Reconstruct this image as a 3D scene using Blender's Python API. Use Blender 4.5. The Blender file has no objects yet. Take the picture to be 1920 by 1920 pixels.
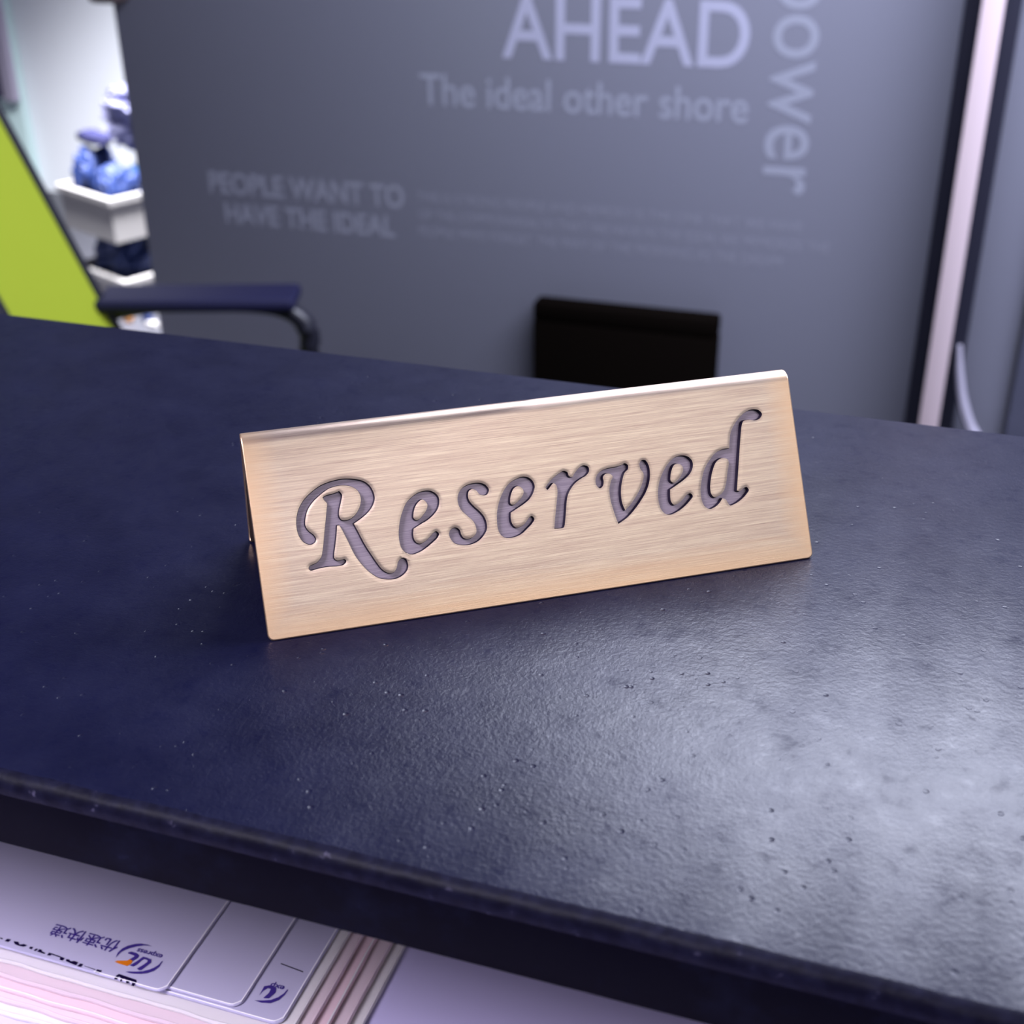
import bpy, bmesh, math, random
from mathutils import Vector, Matrix, noise
from mathutils.geometry import delaunay_2d_cdt
import numpy as np

S = bpy.context.scene
C = S.collection
ZT = 1.08                      # height of the black counter top above the floor
random.seed(7)

# ------------------------------------------------------------------ camera
cam_d = bpy.data.cameras.new('camera')
cam = bpy.data.objects.new('camera', cam_d); C.objects.link(cam)
PITCH, ROLL, YAW = 0.495774446, -0.0114958943, -0.330468668
F_PX, CAM_H = 2448.16, 0.184336
fw = Vector((math.sin(YAW)*math.cos(PITCH), math.cos(YAW)*math.cos(PITCH), -math.sin(PITCH)))
r0 = Vector((math.cos(YAW), -math.sin(YAW), 0)); u0 = r0.cross(fw)
rr = math.cos(ROLL)*r0 + math.sin(ROLL)*u0
uu = -math.sin(ROLL)*r0 + math.cos(ROLL)*u0
cam.matrix_world = Matrix(((rr.x, uu.x, -fw.x, 0), (rr.y, uu.y, -fw.y, 0), (rr.z, uu.z, -fw.z, ZT+CAM_H), (0, 0, 0, 1)))
cam_d.sensor_width = 36; cam_d.lens = 36*F_PX/1920
cam_d.clip_start = 0.01; cam_d.clip_end = 50
cam_d.dof.use_dof = True; cam_d.dof.focus_distance = 0.345; cam_d.dof.aperture_fstop = 17.0
S.camera = cam

# ------------------------------------------------------------------ world, lights, exposure
S.view_settings.view_transform = 'Standard'; S.view_settings.look = 'None'
S.view_settings.exposure = 0.0; S.view_settings.gamma = 1.0
S.view_settings.use_curve_mapping = False
w = bpy.data.worlds.new('world'); S.world = w; w.use_nodes = True
w.node_tree.nodes['Background'].inputs[0].default_value = (0.62, 0.62, 1.0, 1)
w.node_tree.nodes['Background'].inputs[1].default_value = 0.05

def area(name, loc, aim, sx, sy, power, col):
    d = bpy.data.lights.new(name, 'AREA'); d.shape = 'RECTANGLE'; d.size = sx; d.size_y = sy
    d.energy = power; d.color = col
    o = bpy.data.objects.new(name, d); C.objects.link(o); o.location = loc
    o.rotation_euler = (Vector(aim)-Vector(loc)).to_track_quat('-Z', 'Y').to_euler()
    return o
LAMPS = [  # x, y, size x, size y, power, colour : a ceiling lamp, then three added fill lamps
    (0.52, 1.40, 1.80, 0.70, 116, (0.77, 0.81, 1.0)),
    (1.62, -0.98, 1.80, 1.45, 10.5, (1.0, 0.95, 0.92)),  # added fill that brightens the sign face
    (-1.95, 2.85, 0.50, 0.50, 178, (0.95, 0.96, 1.0)),  # added fill for the bins and the far wall
    (-0.62, -0.62, 0.60, 0.70, 40, (0.90, 0.85, 1.0)),  # added fill for the bags below the counter top
]
ZC = 2.30                      # ceiling height
for x, y, sx, sy, p, c in LAMPS:
    lo_ = area('key_or_fill_light', (x, y, ZC-0.075), (x, y, 0), sx, sy, p, c)
    if y == -0.62: lo_.data.spread = math.radians(112)     # beam narrowed to keep this added fill off the board
    if y == 2.85: lo_.data.spread = math.radians(95)      # added fill over the bins, narrowed to stay off the counter

# ------------------------------------------------------------------ material helpers
def mat(name, col, rough=0.5, metal=0.0, spec=0.5, **kw):
    m = bpy.data.materials.new(name); m.use_nodes = True
    b = m.node_tree.nodes['Principled BSDF']
    b.inputs['Base Color'].default_value = (*col, 1)
    b.inputs['Roughness'].default_value = rough
    b.inputs['Metallic'].default_value = metal
    b.inputs['Specular IOR Level'].default_value = spec
    for k, v in kw.items(): b.inputs[k.replace('_', ' ')].default_value = v
    return m
def nd(m, t, **kw):
    n = m.node_tree.nodes.new(t)
    for k, v in kw.items(): setattr(n, k, v)
    return n
def ln(m, a, ai, b, bi): m.node_tree.links.new(a.outputs[ai], b.inputs[bi])
def noise_node(m, vec_scale, scale, detail=4, coord='Object', rough=0.55):
    tc = nd(m, 'ShaderNodeTexCoord'); mp = nd(m, 'ShaderNodeMapping'); mp.inputs['Scale'].default_value = vec_scale
    nz = nd(m, 'ShaderNodeTexNoise'); nz.inputs['Scale'].default_value = scale; nz.inputs['Detail'].default_value = detail
    nz.inputs['Roughness'].default_value = rough
    ln(m, tc, coord, mp, 'Vector'); ln(m, mp, 'Vector', nz, 'Vector')
    return nz
def ramp(m, src, so, stops):
    r = nd(m, 'ShaderNodeValToRGB'); e = r.color_ramp.elements
    while len(e) < len(stops): e.new(0.5)
    for el, (p, c) in zip(e, stops):
        el.position = p; el.color = (*c, 1) if len(c) == 3 else c
    ln(m, src, so, r, 'Fac'); return r
def bump(m, src, so, strength, dist):
    b = nd(m, 'ShaderNodeBump'); b.inputs['Strength'].default_value = strength; b.inputs['Distance'].default_value = dist
    ln(m, src, so, b, 'Height'); ln(m, b, 'Normal', m.node_tree.nodes['Principled BSDF'], 'Normal'); return b
def B(m): return m.node_tree.nodes['Principled BSDF']

# black scuffed counter laminate
M_top = mat('counter_laminate', (0.012, 0.013, 0.035), 0.42, spec=0.38)
n1 = noise_node(M_top, (1, 1, 1), 700, 4, rough=0.7); n2 = noise_node(M_top, (1, 1, 1), 38, 5, rough=0.65)
r1 = ramp(M_top, n2, 'Fac', [(0.35, (0.0018, 0.0022, 0.013)), (0.70, (0.0032, 0.0038, 0.018))])
ln(M_top, r1, 'Color', B(M_top), 'Base Color')
rr1 = ramp(M_top, n2, 'Fac', [(0.3, (0.28,)*3), (0.75, (0.35,)*3)]); ln(M_top, rr1, 'Color', B(M_top), 'Roughness')
# tiny pits and scuffs
vo = nd(M_top, 'ShaderNodeTexVoronoi'); vo.inputs['Scale'].default_value = 230; vo.inputs['Randomness'].default_value = 1
tc = nd(M_top, 'ShaderNodeTexCoord'); ln(M_top, tc, 'Object', vo, 'Vector')
pr = ramp(M_top, vo, 'Distance', [(0.05, (0, 0, 0)), (0.16, (1, 1, 1))])
nm = noise_node(M_top, (1, 1, 1), 60, 2); pm = ramp(M_top, nm, 'Fac', [(0.50, (1, 1, 1)), (0.60, (0, 0, 0))])
mx = nd(M_top, 'ShaderNodeMath', operation='MAXIMUM'); ln(M_top, pr, 'Color', mx, 0); ln(M_top, pm, 'Color', mx, 1)
ad = nd(M_top, 'ShaderNodeMath', operation='MULTIPLY_ADD'); ln(M_top, n1, 'Fac', ad, 0); ad.inputs[1].default_value = 0.9; ln(M_top, mx, 'Value', ad, 2)
bump(M_top, ad, 'Value', 0.6, 0.00024)
sm = noise_node(M_top, (1, 1, 1), 170, 5, rough=0.7)
sr = ramp(M_top, sm, 'Fac', [(0.30, (0.18,)*3), (0.44, (0.30,)*3), (0.60, (0.34,)*3), (0.78, (0.50,)*3)])
ln(M_top, sr, 'Color', B(M_top), 'Specular IOR Level')
M_edge = mat('worn_edge_band', (0.045, 0.04, 0.085), 0.5, spec=0.08)
ne = noise_node(M_edge, (1, 1, 1), 300, 4)
re = ramp(M_edge, ne, 'Fac', [(0.4, (0.002, 0.0018, 0.008)), (0.66, (0.005, 0.005, 0.016)), (0.80, (0.10, 0.09, 0.15))])
ln(M_edge, re, 'Color', B(M_edge), 'Base Color'); bump(M_edge, ne, 'Fac', 0.5, 0.0004)
M_front = mat('counter_front_black', (0.004, 0.004, 0.010), 0.7, spec=0.03)
nf = noise_node(M_front, (1, 1, 1), 45, 8, rough=0.75)
rf = ramp(M_front, nf, 'Fac', [(0.5, (0.0012, 0.0010, 0.004)), (0.66, (0.003, 0.0035, 0.011)), (0.8, (0.02, 0.022, 0.05))])
ln(M_front, rf, 'Color', B(M_front), 'Base Color')
M_desk = mat('lavender_white_desk', (0.56, 0.50, 0.80), 0.5)
M_black = mat('black_plastic', (0.008, 0.008, 0.016), 0.4)
M_wall = mat('wall_paint', (0.78, 0.80, 0.86), 0.8)
M_walld = mat('wall_paint_grey', (0.30, 0.30, 0.36), 0.8)
M_ceil = mat('ceiling_paint', (0.48, 0.48, 0.52), 0.9)
M_floor = mat('floor_tile', (0.035, 0.035, 0.045), 0.5)

# brushed brass
M_brass = mat('brushed_brass', (0.80, 0.58, 0.42), 0.36, metal=1.0)
nb = noise_node(M_brass, (0.9, 80, 1), 6.0, 4, 'UV', 0.7)
nb2 = noise_node(M_brass, (0.8, 26, 1), 3.0, 3, 'UV', 0.6)
mxb = nd(M_brass, 'ShaderNodeMix', data_type='FLOAT'); mxb.inputs[0].default_value = 0.30
M_brass.node_tree.links.new(nb.outputs['Fac'], mxb.inputs[2]); M_brass.node_tree.links.new(nb2.outputs['Fac'], mxb.inputs[3])
rb = nd(M_brass, 'ShaderNodeValToRGB'); M_brass.node_tree.links.new(mxb.outputs[0], rb.inputs['Fac'])
for el, (p, c) in zip(rb.color_ramp.elements, [(0.33, (0.54, 0.37, 0.31)), (0.66, (1.0, 0.83, 0.64))]): el.position = p; el.color = (*c, 1)
uvn = nd(M_brass, 'ShaderNodeTexCoord'); sx_ = nd(M_brass, 'ShaderNodeSeparateXYZ'); ln(M_brass, uvn, 'UV', sx_, 'Vector')
def mth(op, a, b_, **k):
    n = nd(M_brass, 'ShaderNodeMath', operation=op)
    for i, q in enumerate((a, b_)):
        if isinstance(q, (int, float)): n.inputs[i].default_value = q
        else: M_brass.node_tree.links.new(q, n.inputs[i])
    return n.outputs[0]
ex = mth('MINIMUM', sx_.outputs['X'], mth('SUBTRACT', 1.5, sx_.outputs['X']))
ed = mth('MINIMUM', ex, sx_.outputs['Y'])
ed = mth('ADD', ed, mth('MULTIPLY', mth('SUBTRACT', nb2.outputs['Fac'], 0.5), 0.05))
er = nd(M_brass, 'ShaderNodeValToRGB'); M_brass.node_tree.links.new(ed, er.inputs['Fac'])
for el, (p, c) in zip(er.color_ramp.elements, [(0.0, 1.0), (0.085, 0.0)]): el.position = p; el.color = (c, c, c, 1)
mc = nd(M_brass, 'ShaderNodeMix', data_type='RGBA'); M_brass.node_tree.links.new(mth('MULTIPLY', er.outputs['Color'], 0.75), mc.inputs[0])
M_brass.node_tree.links.new(rb.outputs['Color'], mc.inputs[6]); mc.inputs[7].default_value = (1.0, 0.66, 0.40, 1)
M_brass.node_tree.links.new(mc.outputs[2], B(M_brass).inputs['Base Color'])
bump(M_brass, nb, 'Fac', 0.35, 0.00006)
B(M_brass).inputs['Anisotropic'].default_value = 0.4
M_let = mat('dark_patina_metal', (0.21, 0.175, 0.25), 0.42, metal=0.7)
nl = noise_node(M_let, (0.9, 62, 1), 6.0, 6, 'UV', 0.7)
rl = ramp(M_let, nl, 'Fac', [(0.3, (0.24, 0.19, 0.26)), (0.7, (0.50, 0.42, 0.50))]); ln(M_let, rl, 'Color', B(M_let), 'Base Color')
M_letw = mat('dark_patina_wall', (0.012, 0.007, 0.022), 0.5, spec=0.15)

M_panel = mat('grey_glossy_board', (0.215, 0.218, 0.275), 0.38, spec=0.5)
M_txt1 = mat('pale_lettering', (0.42, 0.42, 0.55), 0.5)
M_txt2 = mat('dim_lettering', (0.28, 0.285, 0.35), 0.5)
M_txt3 = mat('faint_lettering', (0.262, 0.266, 0.33), 0.5)
M_txt4 = mat('grey_lettering', (0.32, 0.33, 0.41), 0.5)
M_strip = mat('pale_metal_strip', (0.78, 0.63, 0.67), 0.45)
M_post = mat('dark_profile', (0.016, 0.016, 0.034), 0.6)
M_side = mat('blue_grey_cabinet', (0.11, 0.115, 0.17), 0.4)
M_paletube = mat('pale_grey_tube', (0.34, 0.32, 0.40), 0.5)
M_slab = mat('dark_brown_slab', (0.004, 0.003, 0.0025), 0.9, spec=0.0)
M_green = mat('lime_green_mesh', (0.30, 0.365, 0.024), 0.75, spec=0.2)
wv = nd(M_green, 'ShaderNodeTexWave', wave_type='BANDS', bands_direction='Z'); wv.inputs['Scale'].default_value = 260
tcg = nd(M_green, 'ShaderNodeTexCoord'); ln(M_green, tcg, 'Object', wv, 'Vector'); bump(M_green, wv, 'Fac', 0.4, 0.0006)
M_bin = mat('white_bin_plastic', (0.32, 0.305, 0.305), 0.6)
M_blue = mat('blue_film', (0.005, 0.018, 0.095), 0.6); M_blue2 = mat('light_blue_film', (0.018, 0.075, 0.20), 0.55)
M_clear = mat('clear_lilac_film', (0.26, 0.26, 0.42), 0.5, Transmission_Weight=0.2, IOR=1.15)
M_mint = mat('mint_door', (0.62, 0.80, 0.80), 0.4)
M_lilac = mat('lilac_jamb', (0.42, 0.38, 0.50), 0.5)
M_navy = mat('navy_bar', (0.02, 0.02, 0.06), 0.8, spec=0.1)
M_orange = mat('orange_brown_card', (0.38, 0.16, 0.03), 0.6)
def film(name, col, tr):
    m = mat(name, col, 0.42, Transmission_Weight=tr, IOR=1.25)
    n = noise_node(m, (1, 1, 1), 90, 3); bump(m, n, 'Fac', 0.15, 0.0006); return m
M_film = [film('frosted_film', (0.58, 0.54, 0.75), 0.25), film('frosted_film_pink', (0.82, 0.66, 0.74), 0.3), film('frosted_film_white', (0.86, 0.80, 0.84), 0.3), film('frosted_film_rose', (0.80, 0.58, 0.66), 0.2)]
M_rim = mat('weld_rim', (0.92, 0.88, 0.96), 0.3)
M_ink = mat('purple_ink', (0.045, 0.025, 0.19), 0.9, spec=0.0); M_inko = mat('orange_ink', (0.62, 0.16, 0.01), 0.9, spec=0.0); M_inkb = mat('black_ink', (0.008, 0.004, 0.03), 0.9, spec=0.0)
M_lampm = mat('lamp_diffuser', (0.9, 0.9, 0.95), 0.5, Emission_Color=(0.9, 0.92, 1, 1), Emission_Strength=0.3)
M_pad = mat('navy_arm_pad', (0.008, 0.008, 0.035), 0.7, spec=0.2)
M_knob = mat('brown_clamp', (0.10, 0.07, 0.07), 0.5)

# ------------------------------------------------------------------ object helpers
def tagp(o, label=None, cat=None, group=None, kind=None):
    if label: o['label'] = label
    if cat: o['category'] = cat
    if group: o['group'] = group
    if kind: o['kind'] = kind
    return o
def empty(name, loc, label, cat, rz=0, group=None):
    o = bpy.data.objects.new(name, None); C.objects.link(o); o.location = loc; o.rotation_euler = (0, 0, rz)
    o.empty_display_size = 0.05
    return tagp(o, label, cat, group)
def mesh(name, V, Fc, m, parent=None, smooth=False, mi=None):
    me = bpy.data.meshes.new(name); me.from_pydata([tuple(v) for v in V], [], [tuple(f) for f in Fc]); me.update()
    for q in (m if isinstance(m, (list, tuple)) else [m]): me.materials.append(q)
    if mi is not None: me.polygons.foreach_set('material_index', mi)
    if smooth: me.shade_smooth()
    o = bpy.data.objects.new(name, me); C.objects.link(o)
    if parent: o.parent = parent
    return o
def fromb(name, bm, m, parent=None, smooth=False, angle=None):
    me = bpy.data.meshes.new(name); bm.normal_update(); bm.to_mesh(me); bm.free()
    for q in (m if isinstance(m, (list, tuple)) else [m]): me.materials.append(q)
    if smooth or angle:
        me.shade_smooth()
        if angle: me.set_sharp_from_angle(angle=math.radians(angle))
    o = bpy.data.objects.new(name, me); C.objects.link(o)
    if parent: o.parent = parent
    return o
def bx(bm, x0, x1, y0, y1, z0, z1, bev=0, seg=2, mi=0):
    r = bmesh.ops.create_cube(bm, size=1, matrix=Matrix.Translation(((x0+x1)/2, (y0+y1)/2, (z0+z1)/2)) @ Matrix.Diagonal((x1-x0, y1-y0, z1-z0, 1)))
    vs = r['verts']
    for f in {f for v in vs for f in v.link_faces}: f.material_index = mi
    if bev:
        es = {e for v in vs for e in v.link_edges}
        bmesh.ops.bevel(bm, geom=list(es), offset=bev, segments=seg, affect='EDGES', profile=0.5)
def box(name, x0, x1, y0, y1, z0, z1, m, parent=None, bev=0, seg=2):
    bm = bmesh.new(); bx(bm, x0, x1, y0, y1, z0, z1, bev, seg)
    return fromb(name, bm, m, parent, angle=40 if bev else None)
def tube(name, pts, rad, m, parent=None, n=14, sq=(1, 1)):
    """tube through the points (Catmull-Rom smoothed), rad a number or a list, sq flattens it"""
    P = [Vector(p) for p in pts]; Q = []; R = []
    rad = rad if isinstance(rad, (list, tuple)) else [rad]*len(P)
    for i in range(len(P)-1):
        p0 = P[max(i-1, 0)]; p1 = P[i]; p2 = P[i+1]; p3 = P[min(i+2, len(P)-1)]
        for k in range(6):
            t = k/6
            Q.append(0.5*((2*p1)+(p2-p0)*t+(2*p0-5*p1+4*p2-p3)*t*t+(-p0+3*p1-3*p2+p3)*t**3)); R.append(rad[i]*(1-t)+rad[i+1]*t)
    Q.append(P[-1]); R.append(rad[-1])
    V = []; Fc = []
    for i, q in enumerate(Q):
        d = (Q[min(i+1, len(Q)-1)]-Q[max(i-1, 0)]).normalized()
        a = d.cross(Vector((0, 0, 1)))
        if a.length < 0.2: a = d.cross(Vector((0, 1, 0)))
        a.normalize(); b = a.cross(d)
        for j in range(n):
            th = 2*math.pi*j/n; V.append(q + a*math.cos(th)*R[i]*sq[0] + b*math.sin(th)*R[i]*sq[1])
    for i in range(len(Q)-1):
        for j in range(n): Fc.append((i*n+j, i*n+(j+1) % n, (i+1)*n+(j+1) % n, (i+1)*n+j))
    Fc.append(tuple(range(n))[::-1]); Fc.append(tuple((len(Q)-1)*n+j for j in range(n)))
    return mesh(name, V, Fc, m, parent, smooth=True)
def text_mesh(body, offset=0.0, space=1.0):
    cu = bpy.data.curves.new('tmp_text', 'FONT'); cu.body = body; cu.size = 1; cu.offset = offset; cu.extrude = 0.01
    cu.space_character = space; cu.resolution_u = 6
    o = bpy.data.objects.new('tmp_text', cu); C.objects.link(o)
    bpy.context.view_layer.update()
    me = bpy.data.meshes.new_from_object(o.evaluated_get(bpy.context.evaluated_depsgraph_get()))
    bpy.data.objects.remove(o); bpy.data.curves.remove(cu)
    n = len(me.vertices); a = np.empty(n*3); me.vertices.foreach_get('co', a)
    return me, a.reshape(n, 3)
def put_text(name, body, m, parent, fn, offset=0.0, space=1.0):
    """fn maps normalised (s, t, d) of the text's box to a 3D point"""
    me, a = text_mesh(body, offset, space)
    lo = a.min(0); hi = a.max(0)
    s = (a-lo)/(hi-lo)
    me.vertices.foreach_set('co', np.array([fn(*q) for q in s]).ravel()); me.name = name
    me.materials.clear(); me.materials.append(m); me.update()
    o = bpy.data.objects.new(name, me); C.objects.link(o); o.parent = parent
    return o
LETTERS = [
 [[(13.5,22.7),(12,23.6),(11.1,25.3),(10.8,27.5),(11.1,29.9),(12,32.2),(13.6,34.3),(15.9,36.1),(18.4,37.4),(21.3,38.1),(24.2,38.3),(26.7,37.9),(28.9,37.2),(30.4,36),(31.3,34.2),(31.5,32.3),(30.7,30.4),(29.2,28.8),(27.4,27.6),(25.3,26.5,1),(26.2,24.1),(27.4,20.8),(28.8,17.8),(30,15.4),(31.1,13.7),(32.6,12.7),(33.8,12.8),(34.6,13.7),(35.2,15.2),(36.2,16),(37.3,15.7),(37.7,14.1),(37.3,12.8),(35.9,11.6),(34.1,11),(32,11.1),(29.8,11.8),(27.7,13.5),(25.8,16),(24.4,18.6),(23.3,21.9),(22.3,24.8),(21.6,26.6,1),(21,26.6,1),(20.6,24.5),(19.9,21.7),(19.3,19.5),(19.2,18.5),(19.8,17.8),(20.9,17.8),(21.7,17.9),(22.1,17.3),(21.4,16.5),(20,16.3),(17.3,16.5),(14.9,16.4),(12.8,16.2),(12.4,16.8),(12.8,17.4),(14.6,18),(15.9,19.2),(16.5,20.8),(17.6,25.4),(18.9,30.9),(19.2,32.6),(18.7,33.3),(18.3,34.2,1),(19.1,34.6),(21.3,34.9),(22.7,35.3,1),(23.3,34.3),(22.8,32.4),(22,30.1),(21.9,28.8),(22.4,27.9),(23.8,27.7),(25.4,28.3),(26.8,29.7),(27.7,31.4),(27.9,33.3),(27.2,35),(25.9,36),(24.3,36.5),(22.4,36.6),(20,36.1),(17.7,34.8),(15.8,33.4),(14.2,31.5),(13.4,29.6),(13.1,27.7),(13.7,26.3),(14.9,25),(15.3,23.9),(14.8,23)]],
 [[(46.2,21.7),(46.8,20.9),(46.3,20),(44.8,18.9),(43.2,17.9),(41.3,17),(39.2,16.6),(37.7,17.2),(36.7,18.3),(36.3,20.1),(36.4,22.6),(37,25.2),(38,27.7),(39.5,30.1),(41.3,31.5),(43,32.3),(44.6,32.5),(46.1,32.3),(47.3,31.5),(48,30.4),(48,29),(47.3,27.3),(45.9,25.9),(44.2,24.8),(42.3,24),(40.4,23.1,1),(40.1,21.8),(40.2,20.3),(40.8,19.4),(41.7,19.1),(43,19.6),(44.4,20.6),(45.5,21.5)],
  [(43.7,30.3),(44.5,29.6),(44.8,28.7),(44.3,27.4),(43.3,26.3),(42.2,25.4),(41.3,25.3),(40.8,25.8),(40.9,27),(41.6,28.7),(42.7,29.9)]],
 [[(59.8,29.3),(58.8,29.7),(58.2,30.7),(57.2,31.3),(56.3,31),(55.8,30),(55.9,28.5),(56.9,26.9),(58.2,25.4),(59.3,23.7),(59.7,21.9),(59.5,20.3),(58.4,18.8),(56.8,17.6),(54.6,17),(52.2,17.2),(50.4,18),(49.6,19.3),(49.4,20.6),(50.1,21.7),(51.3,22),(52.3,21.3),(52.6,19.9),(53.2,18.9),(54.4,18.6),(55.6,18.9),(56.6,19.9),(56.7,21.4),(56.2,22.9),(54.8,24.6),(53.5,26.2),(52.9,27.9),(53,29.8),(53.9,31.4),(55.4,32.4),(57.3,32.8),(59.2,32.7),(60.7,32),(61.5,30.7),(61.3,29.9),(60.7,29.3)]],
 [[(72,22.2),(72.6,21.3),(71.9,20.3),(70.4,19.1),(68.6,17.9),(66.5,17.3),(64.3,17.4),(63.1,18.3),(62.5,19.8),(62.5,22),(62.9,24.6),(63.9,27.3),(65.2,29.5),(67,31.4),(69,32.4),(71,32.8),(72.5,32.4),(73.5,31.4),(73.9,29.9),(73.3,28.3),(72,26.7),(70.3,25.6),(68.2,24.6),(66.5,23.8,1),(66.3,22.3),(66.5,20.8),(67.3,19.8),(68.5,19.8),(70,20.6),(71.1,21.8)],
  [(69.4,30.5),(70.4,29.8),(70.7,28.8),(70.1,27.6),(68.8,26.5),(67.5,25.8),(66.8,26.1),(66.8,27.2),(67.5,29.1),(68.3,30.1)]],
 [[(77.2,28.5),(76.8,29.1),(77.5,30),(79,31.3),(80.7,32.3),(82.3,32.9),(83.3,32.4),(83.5,31.5,1),(83.9,31.1),(84.6,31.1,1),(85.4,32.1),(86.8,33.3),(88,33.7),(89.2,33.1),(89.3,32),(88.3,30.9),(86.9,30.3),(85.2,29.4),(83.6,27.9),(82.6,26.4),(82,24.7),(81.3,21.5),(80.6,18.7,1),(80.2,18),(78.8,17.9),(77.6,18,1),(78.3,21.1),(79.3,25.1),(79.9,27.9),(79.8,29.4,1),(79.1,30),(78.2,29.3)]],
 [[(91.6,27),(90.8,27.9),(90.7,29.2),(91.3,30.6),(92.6,31.6),(94.6,32.1),(96.9,32.2),(98.5,32.5),(99.5,32.8),(100.3,32.1),(100.1,31.1),(99.1,30.3),(98.2,28.5),(97.5,26.3),(97.2,24.1),(97.3,22),(97.8,20.3,1),(99.5,21.6),(101.3,23.5),(102.9,25.6),(104,27.8),(104.3,29.4),(103.6,30.8),(103.6,32.2),(104.3,33),(105.3,32.9),(106,31.7),(106.2,29.9),(105.7,27.2),(104.5,24.7),(102.5,22.2),(100.3,20),(98,18.2),(95.4,16.9,1),(95.1,17.9),(94.5,20.8),(94.1,23.6),(94.2,26.4),(95,28.6),(95.6,29.7),(94.9,30.5),(93.7,30.6),(92.9,29.9),(92.9,28.6),(92.5,27.5)]],
 [[(116.8,22.4),(117.4,21.5),(116.5,20.5),(114.7,19.1),(112.6,18),(110.4,17.4),(108.9,17.8),(107.9,19.1),(107.5,21.2),(107.7,24),(108.6,26.9),(110.1,29.4),(111.8,31.3),(113.7,32.6),(115.9,32.9),(117.6,32.3),(118.6,31),(118.5,29.3),(117.4,27.6),(115.6,26.3),(113.5,25.2),(111.2,24.1,1),(111,22.6),(111,20.9),(111.7,19.9),(112.9,20.1),(114.5,21.1),(115.7,22.1)],
  [(114.2,30.8),(115.4,30.2),(115.7,29.1),(115,27.7),(113.9,26.5),(112.5,25.8),(111.7,26.5),(111.8,27.6),(112.3,29.1),(113.2,30.5)]],
 [[(138.6,42.9),(140,42.4),(140.7,41.3),(139.9,40.2),(138.4,39.8),(136.6,40.2),(135,40),(134.4,39.1),(133.5,35.8),(132.4,30.9),(131.3,25.9),(130.3,21.4,1),(131,21.1),(132.2,21.7),(133.2,22),(133.8,21.1),(132.9,20),(131.1,18.7),(129.1,17.8),(127.7,17.6),(127,18.7,1),(126.8,19.3),(125.8,19.8,1),(124.8,18.7),(123.2,17.7),(121.7,17.4),(120.4,18.3),(119.8,20),(119.8,22.7),(120.6,25.6),(121.9,28.5),(123.8,30.8),(125.7,32.4),(127.8,33.1),(129.8,33.2,1),(130.2,35.2),(130.9,37.5),(132.3,39.5),(134.4,41.5),(136.6,42.7)],
  [(127.4,30.7),(128.9,30.1),(129,28.9),(128.3,26.7),(127.5,23.9),(126.5,21.8),(125,20.7),(123.6,20.4),(122.8,21.3),(122.7,23),(123.2,25.3),(124.1,27.7),(125.5,29.9)]],
]
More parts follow.
